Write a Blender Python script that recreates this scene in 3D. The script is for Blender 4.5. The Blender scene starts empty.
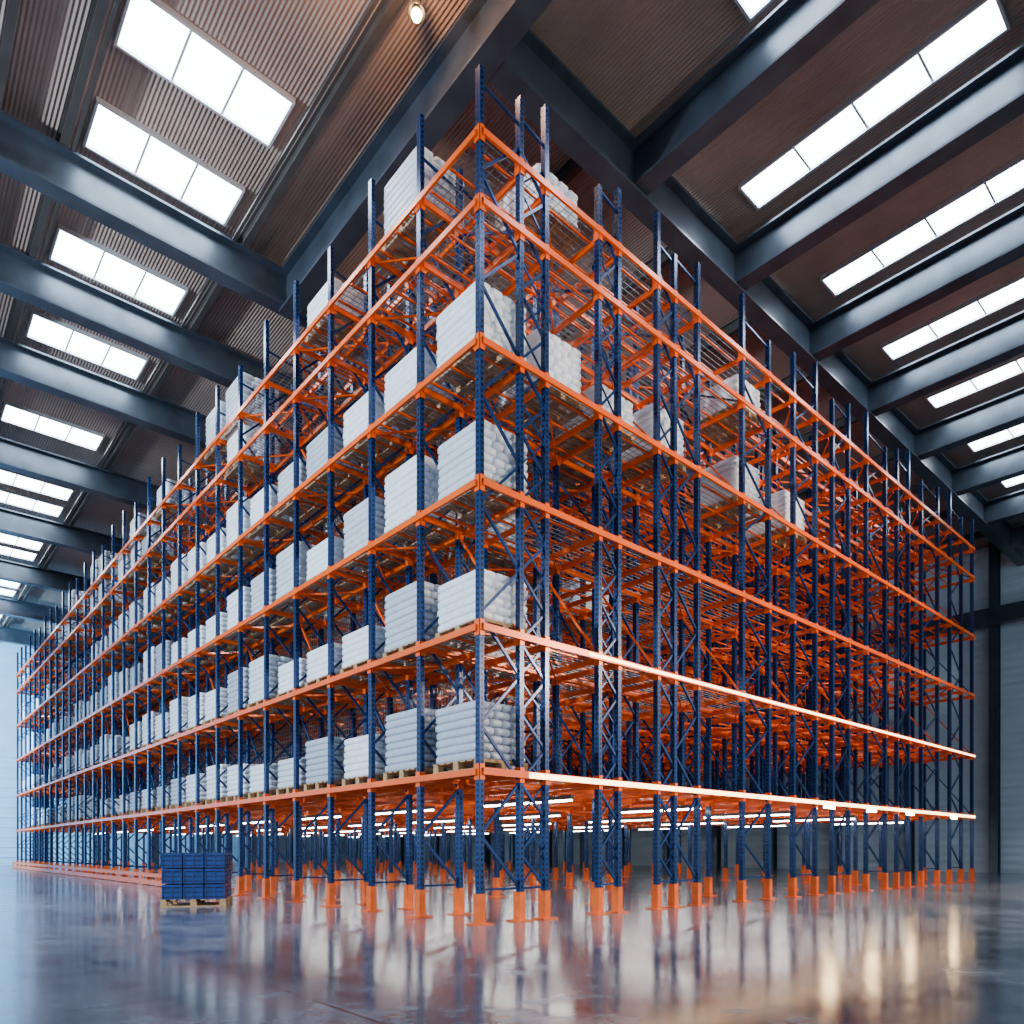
import bpy, math, random
from mathutils import Vector, Matrix
random.seed(7)
scene=bpy.context.scene
COL=scene.collection

# ------------------------------------------------------------ materials
def new_mat(name):
    m=bpy.data.materials.new(name); m.use_nodes=True
    nt=m.node_tree; b=nt.nodes['Principled BSDF']
    return m,nt,b
def simple(name,col,rough=0.5,metal=0.0,noise=0.0,nscale=6.0,bump=0.0,spec=None):
    m,nt,b=new_mat(name)
    b.inputs['Base Color'].default_value=(*col,1)
    b.inputs['Roughness'].default_value=rough
    b.inputs['Metallic'].default_value=metal
    if noise>0 or bump>0:
        tc=nt.nodes.new('ShaderNodeTexCoord')
        n=nt.nodes.new('ShaderNodeTexNoise'); n.inputs['Scale'].default_value=nscale
        n.inputs['Detail'].default_value=6
        nt.links.new(tc.outputs['Object'],n.inputs['Vector'])
        if noise>0:
            r=nt.nodes.new('ShaderNodeValToRGB')
            r.color_ramp.elements[0].position=0.3; r.color_ramp.elements[1].position=0.7
            r.color_ramp.elements[0].color=(*[c*(1-noise) for c in col],1)
            r.color_ramp.elements[1].color=(*[min(1,c*(1+noise)) for c in col],1)
            nt.links.new(n.outputs['Fac'],r.inputs['Fac'])
            nt.links.new(r.outputs['Color'],b.inputs['Base Color'])
        if bump>0:
            bp=nt.nodes.new('ShaderNodeBump'); bp.inputs['Strength'].default_value=bump
            bp.inputs['Distance'].default_value=0.02
            nt.links.new(n.outputs['Fac'],bp.inputs['Height'])
            nt.links.new(bp.outputs['Normal'],b.inputs['Normal'])
    return m
def emis(name,col,s):
    m,nt,b=new_mat(name)
    b.inputs['Base Color'].default_value=(*col,1)
    b.inputs['Emission Color'].default_value=(*col,1)
    b.inputs['Emission Strength'].default_value=s
    return m
def math_n(nt,op,a,b=None):
    n=nt.nodes.new('ShaderNodeMath'); n.operation=op
    for i,v in enumerate((a,b)):
        if v is None: continue
        if isinstance(v,(int,float)): n.inputs[i].default_value=v
        else: nt.links.new(v,n.inputs[i])
    return n.outputs[0]

M_BLUE=simple('rack_blue_paint',(0.007,0.034,0.13),0.25,0.4,0.25,3.0)
M_ORANGE=simple('beam_orange_paint',(0.95,0.112,0.002),0.27,0.1,0.15,2.0)
M_ORANGE_F=simple('foot_orange_paint',(0.80,0.12,0.006),0.4,0.1,0.2,5.0)
M_WIRE=simple('galvanised_wire',(0.24,0.24,0.26),0.4,0.6)
# perforated blue upright
M_PERF,nt,b=new_mat('rack_blue_perforated')
uv=nt.nodes.new('ShaderNodeUVMap'); sp=nt.nodes.new('ShaderNodeSeparateXYZ')
nt.links.new(uv.outputs[0],sp.inputs[0])
au=math_n(nt,'ABSOLUTE',math_n(nt,'SUBTRACT',sp.outputs['X'],0.5))
inu=math_n(nt,'LESS_THAN',au,0.22)
fr=math_n(nt,'FRACT',sp.outputs['Y'])
inv=math_n(nt,'LESS_THAN',fr,0.5)
hole=math_n(nt,'MULTIPLY',inu,inv)
mx=nt.nodes.new('ShaderNodeMix'); mx.data_type='RGBA'
nt.links.new(hole,mx.inputs['Factor'])
mx.inputs['A'].default_value=(0.008,0.038,0.145,1); mx.inputs['B'].default_value=(0.002,0.004,0.010,1)
nt.links.new(mx.outputs['Result'],b.inputs['Base Color'])
b.inputs['Roughness'].default_value=0.25; b.inputs['Metallic'].default_value=0.4

M_SACK=simple('white_sack_plastic',(0.76,0.80,0.87),0.35,0,0.08,9,0.2)
nt=M_SACK.node_tree; b=nt.nodes['Principled BSDF']
oi=nt.nodes.new('ShaderNodeObjectInfo'); rp=nt.nodes.new('ShaderNodeValToRGB')
rp.color_ramp.elements[0].color=(.45,.49,.55,1); rp.color_ramp.elements[1].color=(1.08,1.08,1.08,1)  # grey end of the random tint imitates loads in shade
rp.color_ramp.elements[0].position=0.0; rp.color_ramp.elements[1].position=0.45
nt.links.new(oi.outputs['Random'],rp.inputs['Fac'])
mm=nt.nodes.new('ShaderNodeMix'); mm.data_type='RGBA'; mm.blend_type='MULTIPLY'; mm.inputs['Factor'].default_value=1
src=b.inputs['Base Color'].links[0].from_socket
nt.links.new(src,mm.inputs['A']); nt.links.new(rp.outputs['Color'],mm.inputs['B'])
nt.links.new(mm.outputs['Result'],b.inputs['Base Color'])

M_WOOD=simple('pallet_wood',(0.42,0.25,0.12),0.75,0,0.35,14,0.3)
M_CRATE=simple('blue_crate_plastic',(0.006,0.03,0.16),0.3,0,0.2,6)
M_CRATED=simple('crate_gap_dark',(0.002,0.006,0.03),0.6)
M_STEEL=simple('dark_roof_steel',(0.055,0.072,0.10),0.33,0.5,0.25,2)
M_STEELW=simple('purlin_steel',(0.07,0.065,0.065),0.5,0.4,0.2,2)
M_FRAME=simple('skylight_frame',(0.55,0.58,0.62),0.4,0.3)
M_SKY=emis('skylight_pane',(0.85,0.94,1.0),20.0)
M_FILL=emis('led_tube',(1.0,0.97,0.93),32.0)  # added glow to brighten the space under the first level
M_BEAMGLOW=emis('beam_highlight_glow',(1.0,0.66,0.30),9.0)  # glow standing in for a warm highlight on the beams
M_STREAK=emis('floor_streak_bar',(1.0,0.66,0.30),170.0)  # added glow that throws warm streaks onto the floor
M_WARM=emis('warm_bulb',(1.0,0.62,0.25),60.0)
M_LAMP=simple('lamp_housing',(0.1,0.1,0.1),0.4,0.6)

def corrugated(name,col1,col2,axis,scale,strength,rough=0.5):
    m,nt,b=new_mat(name)
    tc=nt.nodes.new('ShaderNodeTexCoord')
    w=nt.nodes.new('ShaderNodeTexWave'); w.bands_direction=axis
    w.inputs['Scale'].default_value=scale
    nt.links.new(tc.outputs['Object'],w.inputs['Vector'])
    bp=nt.nodes.new('ShaderNodeBump'); bp.inputs['Strength'].default_value=strength
    bp.inputs['Distance'].default_value=0.05
    nt.links.new(w.outputs['Fac'],bp.inputs['Height'])
    n=nt.nodes.new('ShaderNodeTexNoise'); n.inputs['Scale'].default_value=0.7; n.inputs['Detail'].default_value=8
    nt.links.new(tc.outputs['Object'],n.inputs['Vector'])
    r=nt.nodes.new('ShaderNodeValToRGB')
    r.color_ramp.elements[0].position=0.3; r.color_ramp.elements[1].position=0.7
    r.color_ramp.elements[0].color=(*col1,1); r.color_ramp.elements[1].color=(*col2,1)
    nt.links.new(n.outputs['Fac'],r.inputs['Fac'])
    nt.links.new(r.outputs['Color'],b.inputs['Base Color'])
    nt.links.new(bp.outputs['Normal'],b.inputs['Normal'])
    b.inputs['Roughness'].default_value=rough; b.inputs['Metallic'].default_value=0.05
    return m
M_ROOF=corrugated('roof_deck',(0.28,0.205,0.18),(0.40,0.305,0.27),'X',4.5,0.5,.6)
M_WALL=corrugated('metal_cladding',(0.50,0.60,0.68),(0.60,0.70,0.78),'Z',0.9,0.5)
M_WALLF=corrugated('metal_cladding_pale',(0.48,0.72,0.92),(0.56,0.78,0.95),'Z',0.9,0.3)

# floor
M_FLOOR,nt,b=new_mat('polished_concrete')
tc=nt.nodes.new('ShaderNodeTexCoord')
n1=nt.nodes.new('ShaderNodeTexNoise'); n1.inputs['Scale'].default_value=0.35; n1.inputs['Detail'].default_value=10; n1.inputs['Roughness'].default_value=0.65
n2=nt.nodes.new('ShaderNodeTexNoise'); n2.inputs['Scale'].default_value=2.2; n2.inputs['Detail'].default_value=12; n2.inputs['Roughness'].default_value=0.7
for n in (n1,n2): nt.links.new(tc.outputs['Object'],n.inputs['Vector'])
s=math_n(nt,'ADD',math_n(nt,'MULTIPLY',n1.outputs['Fac'],0.5),math_n(nt,'MULTIPLY',n2.outputs['Fac'],0.5))
r=nt.nodes.new('ShaderNodeValToRGB')
r.color_ramp.elements[0].position=0.40; r.color_ramp.elements[0].color=(0.04,0.052,0.08,1)
r.color_ramp.elements[1].position=0.62; r.color_ramp.elements[1].color=(0.22,0.26,0.34,1)
nt.links.new(s,r.inputs['Fac'])
sp=nt.nodes.new('ShaderNodeSeparateXYZ'); nt.links.new(tc.outputs['Object'],sp.inputs[0])
def joint(o,off):
    f=math_n(nt,'FRACT',math_n(nt,'MULTIPLY',math_n(nt,'ADD',o,off),1/4.2))
    return math_n(nt,'LESS_THAN',f,0.006)
j=math_n(nt,'MAXIMUM',joint(sp.outputs['X'],41.6),joint(sp.outputs['Y'],44.3))
mx=nt.nodes.new('ShaderNodeMix'); mx.data_type='RGBA'
nt.links.new(j,mx.inputs['Factor']); nt.links.new(r.outputs['Color'],mx.inputs['A'])
mx.inputs['B'].default_value=(0.02,0.02,0.025,1)
nt.links.new(mx.outputs['Result'],b.inputs['Base Color'])
rr=nt.nodes.new('ShaderNodeMapRange'); rr.inputs['From Min'].default_value=0.40; rr.inputs['From Max'].default_value=0.60
rr.inputs['To Min'].default_value=0.11; rr.inputs['To Max'].default_value=0.20
nt.links.new(s,rr.inputs['Value']); nt.links.new(rr.outputs['Result'],b.inputs['Roughness'])
b.inputs['IOR'].default_value=1.8
bp=nt.nodes.new('ShaderNodeBump'); bp.inputs['Strength'].default_value=0.045; bp.inputs['Distance'].default_value=0.01
nt.links.new(n2.outputs['Fac'],bp.inputs['Height']); nt.links.new(bp.outputs['Normal'],b.inputs['Normal'])

# ------------------------------------------------------------ mesh builder
class MB:
    def __init__(s): s.v=[];s.f=[];s.m=[];s.uv={}
    def box(s,x0,x1,y0,y1,z0,z1,mat=0):
        i=len(s.v)
        s.v+=[(x0,y0,z0),(x1,y0,z0),(x1,y1,z0),(x0,y1,z0),(x0,y0,z1),(x1,y0,z1),(x1,y1,z1),(x0,y1,z1)]
        s.f+=[(i,i+3,i+2,i+1),(i+4,i+5,i+6,i+7),(i,i+1,i+5,i+4),(i+1,i+2,i+6,i+5),(i+2,i+3,i+7,i+6),(i+3,i,i+4,i+7)]
        s.m+=[mat]*6
    def bar(s,a,b_,w,h,mat=0):
        a=Vector(a);b_=Vector(b_);d=(b_-a).normalized()
        up=Vector((0,0,1)) if abs(d.z)<0.99 else Vector((1,0,0))
        sd=d.cross(up).normalized()*w/2; u=sd.cross(d).normalized()*h/2
        i=len(s.v)
        for p in (a,b_):
            for q in (-sd-u,sd-u,sd+u,-sd+u): s.v.append(tuple(p+q))
        s.f+=[(i,i+1,i+2,i+3),(i+7,i+6,i+5,i+4),(i,i+4,i+5,i+1),(i+1,i+5,i+6,i+2),(i+2,i+6,i+7,i+3),(i+3,i+7,i+4,i)]
        s.m+=[mat]*6
    def prism(s,prof,z0,z1,mat=0,wide=()):
        i=len(s.v);n=len(prof)
        s.v+=[(x,y,z0) for x,y in prof]+[(x,y,z1) for x,y in prof]
        s.f.append(tuple(range(i+n-1,i-1,-1)));s.m.append(mat)
        s.f.append(tuple(range(i+n,i+2*n)));s.m.append(mat)
        for k in range(n):
            k2=(k+1)%n
            if k in wide: s.uv[len(s.f)]=[(0,z0/.075),(1,z0/.075),(1,z1/.075),(0,z1/.075)]
            s.f.append((i+k,i+k2,i+n+k2,i+n+k));s.m.append(mat)
    def extr(s,prof,a,axis,L,mat=0):
        i=len(s.v);n=len(prof)
        for t in (0,L):
            for u,z in prof:
                s.v.append((a[0]+t,a[1]+u,a[2]+z) if axis=='x' else (a[0]+u,a[1]+t,a[2]+z))
        s.f.append(tuple(range(i,i+n)));s.m.append(mat)
        s.f.append(tuple(range(i+2*n-1,i+n-1,-1)));s.m.append(mat)
        for k in range(n):
            k2=(k+1)%n
            s.f.append((i+k,i+n+k,i+n+k2,i+k2));s.m.append(mat)
    def mesh(s,name,mats,smooth=False):
        me=bpy.data.meshes.new(name); me.from_pydata(s.v,[],s.f)
        for m in mats: me.materials.append(m)
        me.polygons.foreach_set('material_index',s.m)
        if s.uv:
            l=me.uv_layers.new(name='UVMap')
            for fi,uvs in s.uv.items():
                p=me.polygons[fi]
                for k,li in enumerate(p.loop_indices): l.data[li].uv=uvs[k]
        if smooth: me.polygons.foreach_set('use_smooth',[True]*len(s.f))
        me.update(); return me
def obj(name,me,parent=None,loc=(0,0,0),rz=0):
    o=bpy.data.objects.new(name,me); COL.objects.link(o); o.location=loc; o.rotation_euler=(0,0,rz)
    if parent: o.parent=parent
    return o
def empty(name,loc=(0,0,0)):
    o=bpy.data.objects.new(name,None); COL.objects.link(o); o.location=loc; return o

# ------------------------------------------------------------ pallet racking
LV=[2.03,3.90,5.77,7.60,9.40,10.30]
S=[0,.7,1.18,2.3,2.75,3.74,4.2,4.88,6.34,7.3,8.3,9.26,10.07,10.87,11.85,12.96,13.7,14.45,15.37,16.6,17.6,18.6,19.6]
PAIRS=[(0,.7),(.7,1.18),(2.3,2.75),(3.74,4.2),(4.2,4.88),(6.34,7.3),(8.3,9.26),(10.07,10.87),(11.85,12.96),(13.7,14.45),(15.37,16.6),(17.6,18.6)]
DT=1.35; NR=30; LX=19.6; LY=DT*(NR-1)
FULL={0,1,5,9,13,17,22}       # inner-row posts that reach the floor
rack=empty('pallet_racking')
def upright(mb,x,y,bot,top):
    w,d,t,l=.046,.037,.007,.014
    prof=[(-d,-w),(d,-w),(d,-w+l),(d-t,-w+l),(d-t,-w+t),(-d+t,-w+t),(-d+t,w-t),(d-t,w-t),(d-t,w-l),(d,w-l),(d,w),(-d,w)]
    prof=[(x+a,y+b_) for a,b_ in prof]
    mb.prism(prof,bot,top,0,wide=(0,10,11,5))
def make_row(kind):
    first=kind==0
    row=MB()
    for k,sx in enumerate(S):
        top=11.2+0.22*((k*7)%3-1) if k else (11.12 if first else 11.3+.22*(kind==1))
        full=first or k in FULL
        upright(row,sx,0,.02 if full else LV[0]-.15,top)
        if full:
            row.box(sx-.14,sx+.14,-.12,.12,0,.02,3)
            row.box(sx-.062,sx-.046,-.066,.066,.02,.40,3)
            row.box(sx-.046,sx+.045,-.066,-.050,.02,.40,3)
            row.box(sx-.046,sx+.045,.050,.066,.02,.40,3)
        for z in LV:
            row.box(sx-.048,sx+.04,-.056,-.048,z-.15,z+.06,2)
            row.box(sx-.048,sx-.039,-.056,.056,z-.15,z+.06,2)
    for a,b_ in PAIRS:
        z=.45; st=(.72 if b_-a>.6 else .48); fl=False
        if not first and not(a==0): z=LV[0]
        z0=z
        while z+st<10.95:
            p,q=(a,b_) if fl else (b_,a)
            row.bar((p,0,z),(q,0,z+st),.032,.036,1)
            if first and st<.6: row.bar((q,.02,z),(p,.02,z+st),.020,.022,1)
            fl=not fl; z+=st
        row.bar((a,0,z0),(b_,0,z0),.03,.03,1); row.bar((a,0,10.95),(b_,0,10.85),.03,.03,1)
    for z in LV:
        row.box(0,LX,-.088,-.052,z-.085,z,2)
        row.box(0,LX,-.078,-.052,z-.04,z+.010,2)
    return row.mesh('rack_row',[M_PERF,M_BLUE,M_ORANGE,M_ORANGE_F])
rows=[make_row(0),make_row(1),make_row(2)]
for r_ in range(NR): obj('rack_frame_row_%02d'%r_,rows[0] if r_==0 else rows[1+(r_%3==0)],rack,(0,r_*DT,0))

lb=MB()
for z in LV:
    for k,sx in enumerate(S):
        o=-.065 if k==0 else .055
        lb.box(sx+o-.018,sx+o+.018,0,LY,z-.09,z-.005,0)
    y=.2; step=.27 if z<3 else .45
    while y<LY:
        lb.box(1.2 if y>6 else 0,LX,y-.013,y+.013,z-.035,z-.008,0); y+=step
    if z>3:
        for r_ in range(0,NR-1):
            for j in range(0,len(S)-1,2):
                y0=r_*DT;y1=y0+DT
                if (r_+j)%2: y0,y1=y1,y0
                lb.bar((S[j],y0,z-.07),(S[min(j+2,len(S)-1)],y1,z-.07),.025,.03,0)
    y=.06
    while y<LY:
        lb.box(.0,3.7 if y>4 else 8.0,y-.005,y+.005,z-.006,z+.002,3); y+=.10
    x=.08
    while x<3.7:
        lb.box(x-.004,x+.004,0,LY,z+.002,z+.008,3); x+=.13
# mesh back panels behind the first lane
for z0,z1 in zip(LV[:4],LV[1:5]):
    y=DT+.1
    while y<DT*14:
        lb.box(1.23,1.238,y-.004,y+.004,z0+.01,z1-.1,3); y+=.09
    z=z0+.08
    while z<z1-.1:
        lb.box(1.222,1.230,DT,DT*14,z-.004,z+.004,3); z+=.09
# sway braces between rows
for j in (1,3,5,8,10,13,16,19,22):
    for r_ in range(0,NR-1,2):
        for a in range(0,5):
            z0,z1=LV[a],LV[a+1]
            y0=r_*DT;y1=y0+DT
            lb.bar((S[j],y0,z0),(S[j],y1,z1-.1),.03,.03,1 if (r_+a)%2==0 else 0)
lb.box(-.24,-.18,12,LY+.2,.03,.16,2); lb.box(-.24,-.18,12,LY+.2,.24,.34,2)
y=12
while y<LY: lb.box(-.23,-.19,y,y+.1,0,.3,2); y+=DT
obj('rack_beams',lb.mesh('rack_beams',[M_ORANGE,M_BLUE,M_ORANGE_F,M_WIRE]),rack)

tb=MB()  # added glowing parts: under-rack fill, beam highlight, floor streaks
for x in (3.0,6.8,10.5,14.1,18.0):
    y=1.2
    while y<LY-2:
        tb.box(x-.04,x+.04,y,y+2.4,LV[0]-.20,LV[0]-.12,1)
        tb.box(x-.03,x+.03,y+.03,y+2.37,LV[0]-.23,LV[0]-.20,0); y+=4.05
tb.box(.8,LX,-.096,-.088,LV[0]-.080,LV[0]-.005,2)  # glowing face imitates warm light falling on the beam
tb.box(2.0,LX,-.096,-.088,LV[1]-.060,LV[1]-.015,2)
for x in (9.4,11.6,14.0,17.3):  # bars added for the warm floor reflections
    tb.box(x,x+.55,-.12,-.06,LV[0]-.15,LV[0]-.105,1)
    tb.box(x+.02,x+.53,-.13,-.12,LV[0]-.16,LV[0]-.10,3)
obj('rack_fill_glow',tb.mesh('rack_fill_glow',[M_FILL,M_LAMP,M_BEAMGLOW,M_STREAK]),rack)

# ------------------------------------------------------------ pallet loads
def pallet(mb,w,d,mat):
    for x in (-d/2+.05,0,d/2-.05):
        mb.box(x-.05,x+.05,-w/2,w/2,0,.02,mat)
        for y in (-w/2+.06,0,w/2-.06): mb.box(x-.045,x+.045,y-.06,y+.06,.02,.10,mat)
    for y in (-w/2+.06,0,w/2-.06): mb.box(-d/2,d/2,y-.05,y+.05,.10,.118,mat)
    n=7
    for i in range(n):
        c=-w/2+.05+i*(w-.1)/(n-1)
        mb.box(-d/2,d/2,c-.048,c+.048,.118,.137,mat)
def bag(mb,cx,cy,cz,lx,ly,lz,mat,rng):
    N=[8,8,4]; n=9
    idx={}
    def vert(p):
        key=tuple(round(c,4) for c in p)
        if key in idx: return idx[key]
        L=(abs(p[0])**n+abs(p[1])**n+abs(p[2])**n)**(1/n)
        q=[c/L for c in p]
        e=1-0.16*max(abs(q[0]),abs(q[1]))**8
        x=cx+q[0]*lx/2; y=cy+q[1]*ly/2; z=cz+q[2]*lz/2*e*1.06
        z+=rng.uniform(-.0015,.0015)
        idx[key]=len(mb.v); mb.v.append((x,y,z)); return idx[key]
    for ax in range(3):
        u,v=(ax+1)%3,(ax+2)%3
        for sgn in (-1,1):
            for i in range(N[u]):
                for j in range(N[v]):
                    c=[]
                    for di,dj in ((0,0),(1,0),(1,1),(0,1)):
                        p=[0,0,0];p[ax]=sgn;p[u]=-1+2*(i+di)/N[u];p[v]=-1+2*(j+dj)/N[v]
                        c.append(vert(p))
                    if sgn<0:c.reverse()
                    mb.f.append(tuple(c));mb.m.append(mat)
def load_mesh(name,layers,seed):
    rng=random.Random(seed); mb=MB(); w,d=1.02,.86
    pallet(mb,w+.02,d+.02,1)
    h=.112
    for L in range(layers):
        z=.137+h*(L+.5)
        nx,ny=(4,1) if L%2==0 else (3,1)
        ox,oy=rng.uniform(-.006,.006),rng.uniform(-.006,.006)
        for i in range(nx):
            for j in range(ny):
                bx=d/nx;by=w/ny
                bag(mb,-d/2+bx*(i+.5)+ox,-w/2+by*(j+.5)+oy+rng.uniform(-.004,.004),z,bx*1.0,by*1.0,h,0,rng)
    me=mb.mesh(name,[M_SACK,M_WOOD])
    me.polygons.foreach_set('use_smooth',[m==0 for m in mb.m])
    return me
LM=[load_mesh('sack_load_%d'%i,l,i) for i,l in enumerate((7,8,6,5))]
loads=empty('palletized_white_sacks')
cnt=0
def put(x,y,lv,m=None):
    global cnt
    me=LM[m] if m is not None else random.choice(LM)
    obj('sack_pallet_%03d'%cnt,me,loads,(x+random.uniform(-.03,.03),y+random.uniform(-.02,.02),LV[lv]+.014)); cnt+=1
top_b={1,3,6,7,10,12,15,16,19}
for k in range(NR-1):
    yc=k*DT+DT/2-(.05 if k==0 else 0)
    for lv in range(6):
        if lv<=3: p=1.0 if k<9 else (.85 if k<18 else .5)
        elif lv==4: p=.0 if k<4 else .4
        else: p=1.0 if k in top_b else 0
        if random.random()<p: put(.54,yc,lv,None if k else (0,2,0,0)[lv] if lv<4 else None)
        if lv<=3 and k>0 and k<22 and random.random()<.2: put(1.78,yc,lv)
for x,lv,yy in ((1.75,3,.7),(3.0,3,.75),(4.4,3,.7),(6.9,4,.7),(6.9,3,.7),(8.8,3,.7),(1.8,5,.8),(3.4,3,2.0),(5.6,2,3.4)):
    put(x,yy,lv)

# ------------------------------------------------------------ blue crates on a pallet
cr=MB(); pallet(cr,1.2,1.0,1)
def crate(mb,cx,cy,z,lx,ly,h):
    x0,x1,y0,y1=cx-lx/2,cx+lx/2,cy-ly/2,cy+ly/2
    i=.016
    mb.box(x0+i,x1-i,y0+i,y1-i,z,z+h-.012,2)
    mb.box(x0,x1,y0,y1,z+h-.06,z+h-.018,0)
    mb.box(x0+.01,x1-.01,y0+.01,y1-.01,z+.0,z+.03,0)
    mb.box(x0+.012,x1-.012,y0+.012,y1-.012,z+.05,z+h*.42,0)
    mb.box(x0+.012,x1-.012,y0+.012,y1-.012,z+h*.48,z+h-.08,0)
    for n in range(3):
        t=n/2
        xx=x0+t*(lx-.025);yy=y0+t*(ly-.025)
        mb.box(xx,xx+.025,y0+.004,y0+.02,z,z+h-.03,0);mb.box(xx,xx+.025,y1-.02,y1-.004,z,z+h-.03,0)
        mb.box(x0+.004,x0+.02,yy,yy+.025,z,z+h-.03,0);mb.box(x1-.02,x1-.004,yy,yy+.025,z,z+h-.03,0)
for L in range(3):
    for i in range(2):
        for j in range(3):
            crate(cr,-.25+.5*i,-.39+.39*j,.137+.29*L,.475,.37,.285)
oc=obj('blue_crate_stack',cr.mesh('blue_crate_stack',[M_CRATE,M_WOOD,M_CRATED]),None,(-1.60,5.9,0),math.radians(62))
oc.scale=(.87,.87,.93)

# ------------------------------------------------------------ building shell
X0,X1,Y0,Y1,ZR=-16,30,-16,47,14.0
def wallbox(name,x0,x1,y0,y1,z0,z1,mat):
    mb=MB();mb.box(x0,x1,y0,y1,z0,z1);return obj(name,mb.mesh(name,[mat]))
wallbox('floor',X0-10,X1+.3,Y0-10,Y1+.3,-.3,0,M_FLOOR)
wallbox('ceiling',X0,X1+.3,Y0,Y1+.3,ZR,ZR+.25,M_ROOF)
def panelled(name,axis,c,a0,a1,mat):
    mb=MB()
    t=.25
    if axis=='x': mb.box(min(c,c+t),max(c,c+t),a0,a1,0,ZR,0)
    else: mb.box(a0,a1,c,c+t,0,ZR,0)
    z=.5
    while z<ZR-.2:
        if axis=='x': mb.box(c-.05,c,a0,a1,z,z+.06,0)
        else: mb.box(a0,a1,c-.05,c,z,z+.06,0)
        z+=.62
    a=a0+1.2
    while a<a1:
        if axis=='x':
            mb.box(c-.5,c-.47,a-.16,a+.16,0,ZR,1);mb.box(c-.47,c-.08,a-.015,a+.015,0,ZR,1);mb.box(c-.08,c-.05,a-.16,a+.16,0,ZR,1)
        else:
            mb.box(a-.16,a+.16,c-.5,c-.47,0,ZR,1);mb.box(a-.015,a+.015,c-.47,c-.08,0,ZR,1);mb.box(a-.16,a+.16,c-.08,c-.05,0,ZR,1)
        a+=3.37
    if axis=='x': mb.box(c-.9,c-.5,a0,a1,10.4,11.1,1)
    obj(name,mb.mesh(name,[mat,M_STEEL]))
panelled('wall_right','x',X1,Y0,Y1,M_WALL)
panelled('wall_far','y',Y1,X0,X1,M_WALLF)
def open_wall(name,axis,c,a0,a1):  # unseen wall, openings shaped to let sky light in as fill
    mb=MB()
    def bx(u0,u1,z0,z1,t=.2,m=0):
        if axis=='x': mb.box(c-t,c,u0,u1,z0,z1,m)
        else: mb.box(u0,u1,c-t,c,z0,z1,m)
    bx(a0,a1,0,.6); bx(a0,a1,13.2,ZR); bx(a0,a1,7.0,7.25,.15,1)
    a=a0
    while a<=a1: bx(a-.12,a+.12,.6,13.2,.25,1); a+=3.8
    obj(name,mb.mesh(name,[M_WALL,M_STEEL]))
open_wall('wall_left','x',X0,Y0,Y1); open_wall('wall_front','y',Y0,X0,X1)

# roof steel
def ibeam_prof(w,h,t):
    return [(-w/2,-h),(w/2,-h),(w/2,-h+t),(t/2,-h+t),(t/2,-t),(w/2,-t),(w/2,0),(-w/2,0),(-w/2,-t),(-t/2,-t),(-t/2,-h+t),(-w/2,-h+t)]
rs=MB()
P=ibeam_prof(.36,.80,.045); PG=ibeam_prof(.38,.9,.05)
GX,GY=1.0,1.1
zb=13.7
ys=[8.02,11.35,14.7,20.0,25.6,31.4,37.2,43]
for y in ys: rs.extr(P,(X0,y,zb),'x',X1-X0,0)
for y in (-2.6,-8.5): rs.extr(P,(X0,y,zb),'x',GX-X0,0)
xs=[4.5+3.37*k for k in range(0,8)]
for x in xs: rs.extr(P,(x,Y0,zb),'y',GY-Y0,0)
rs.extr(PG,(GX,Y0,zb+.01),'y',8.02-Y0,0)
rs.extr(PG,(GX,GY,zb+.02),'x',X1-GX,0)
PP=ibeam_prof(.13,.28,.025)
for x in (-14,-11.5,-9,-6.6,-5.2,-4.3,-3.3): rs.extr(PP,(x,Y0,ZR-.01),'y',Y1-Y0,1)
rs.extr(PP,(0,GY,ZR-.01),'y',Y1-GY,1)
for y in (-14,-11.5,-9,-6.5,-4.5): rs.extr(PP,(GX,y,ZR-.01),'x',X1-GX,1)
for x in (4,7,10,13,16,19,22,25,28): rs.extr(PP,(x,GY,ZR-.01),'y',Y1-GY,1)
for x in (-3.15,-.25): rs.box(x-.025,x+.025,GY,Y1,zb-.02,zb+.03,1)
obj('roof_steel_1',rs.mesh('roof_steelwork',[M_STEEL,M_STEELW]))  # roof beams, girders and purlins

# skylights
wn=1
def skylight(x0,x1,y0,y1,axis,n):
    global wn
    mb=MB();f=.045;z=ZR
    mb.box(x0,x1,y0,y1,z-.03,z-.012,0)
    for a,b_,c,d in ((x0-f,x1+f,y0-f,y0),(x0-f,x1+f,y1,y1+f),(x0-f,x0,y0,y1),(x1,x1+f,y0,y1)):
        mb.box(a,b_,c,d,z-.09,z-.002,1)
    for i in range(1,n):
        if axis=='x': c=x0+(x1-x0)*i/n; mb.box(c-.02,c+.02,y0,y1,z-.06,z-.032,1)
        else: c=y0+(y1-y0)*i/n; mb.box(x0,x1,c-.02,c+.02,z-.06,z-.032,1)
    obj('window_%d'%wn,mb.mesh('skylight',[M_SKY,M_FRAME])); wn+=1
for y in [5.11,7.35,10.75,13.95,18.7,23.2,24.95,29.2,30.7,35.3,36.8,41.4,42.7]:
    skylight(-2.95,-.45,y-.5,y+.5,'x',3)
for x in (4.0,7.15,10.6,13.95,17.1,20.6,24.1):
    y1=.3 if x>6 else -1.35
    skylight(x-.33,x+.33,y1-4.25,y1,'y',4)

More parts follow.
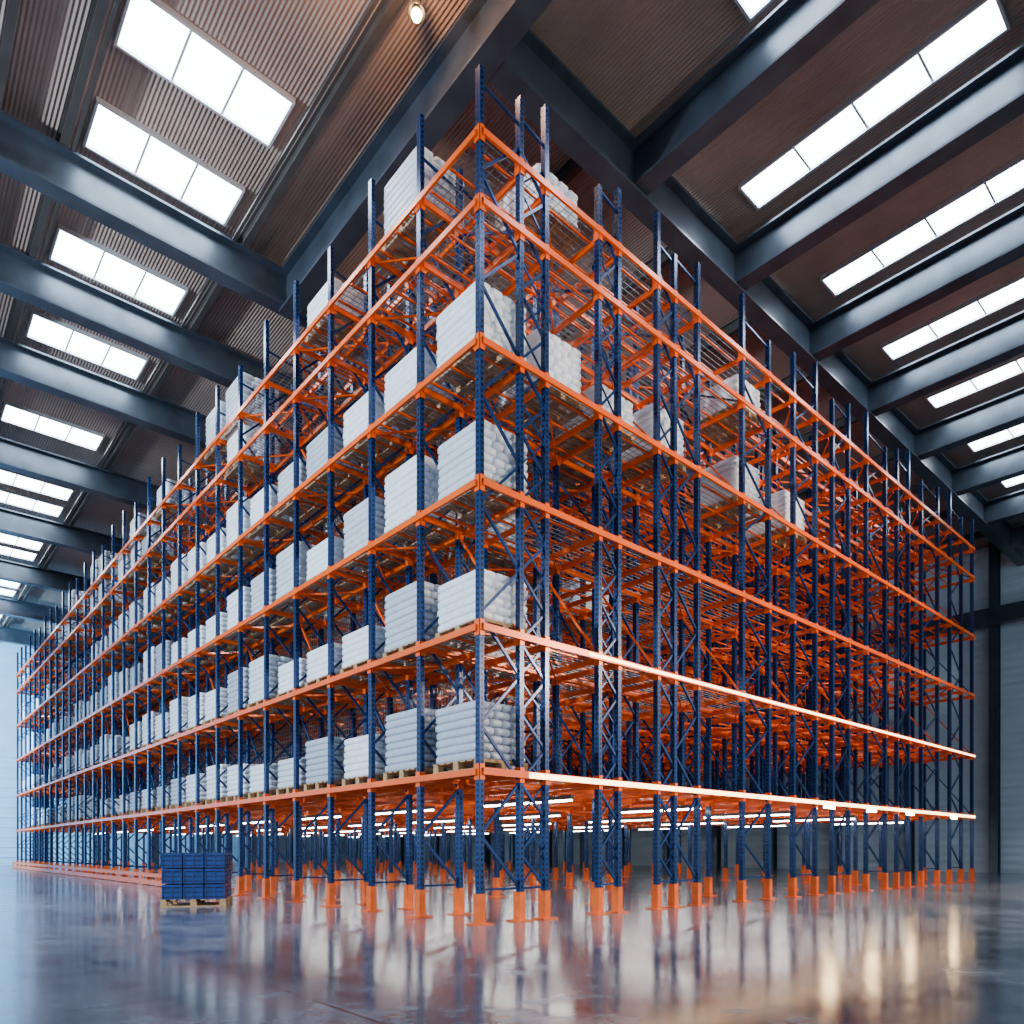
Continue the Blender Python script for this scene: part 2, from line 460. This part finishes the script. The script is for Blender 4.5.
# warm high-bay lamp
lp=empty('high_bay_lamp',(.1,1.6,0))
mb=MB()
def ring(mb,prof,mat,n=20):
    i=len(mb.v)
    for r_,z in prof:
        for k in range(n): a=2*math.pi*k/n; mb.v.append((r_*math.cos(a),r_*math.sin(a),z))
    for j in range(len(prof)-1):
        for k in range(n):
            k2=(k+1)%n; mb.f.append((i+j*n+k,i+j*n+k2,i+(j+1)*n+k2,i+(j+1)*n+k)); mb.m.append(mat)
ring(mb,[(.01,14),(.02,13.6),(.06,13.55),(.07,13.4),(.14,13.30),(.13,13.29),(.06,13.38)],1)
ring(mb,[(.001,13.33),(.06,13.32),(.08,13.28),(.06,13.22),(.001,13.20)],0)
obj('shade_and_bulb',mb.mesh('lamp',[M_WARM,M_LAMP],True),lp)
def light(name,typ,loc,energy,col,size=.3,parent=None,target=None,spot=None):
    l=bpy.data.lights.new(name,typ); l.energy=energy; l.color=col
    if typ=='AREA': l.size=size
    else: l.shadow_soft_size=size
    if spot: l.spot_size=spot; l.spot_blend=.6
    o=bpy.data.objects.new(name,l); COL.objects.link(o); o.location=loc
    if parent:o.parent=parent
    if target: o.rotation_euler=(Vector(target)-Vector(loc)).to_track_quat('-Z','Y').to_euler()
    return o
light('lamp_glow','POINT',(-.5,-.5,13.05),260,(1,.5,.22),.12,lp)
light('fill_warm','SPOT',(14,-13,8),10000,(1,.74,.46),.4,None,(9,0,3.5),math.radians(85))  # added warm fill, unseen, for highlights on the right face
light('fill_neutral','SPOT',(3,-13,5),4500,(1,.88,.76),.4,None,(4,0,6),math.radians(70))  # neutral fill added out of view for the right face
light('fill_cool','SPOT',(-14,6,9),15000,(.72,.87,1),.5,None,(0,9,6),math.radians(100))  # cool fill added beyond the view, onto the left face
light('fill_cool_far','SPOT',(-10,34,9),34000,(.35,.68,1),.5,None,(0,44,4),math.radians(130))  # added unseen blue fill in place of far-end haze

# world
w=bpy.data.worlds.new('World'); scene.world=w; w.use_nodes=True
bg=w.node_tree.nodes['Background']; bg.inputs[0].default_value=(.62,.81,1,1); bg.inputs[1].default_value=1.7

# camera
cd=bpy.data.cameras.new('cam'); cam=bpy.data.objects.new('cam',cd); COL.objects.link(cam)
cam.location=(-5.93,-7.31,.97); cam.rotation_euler=(math.radians(90),0,math.radians(-41.6))
cd.sensor_width=36; cd.lens=25.45; cd.shift_y=.33; cd.clip_end=400
scene.camera=cam
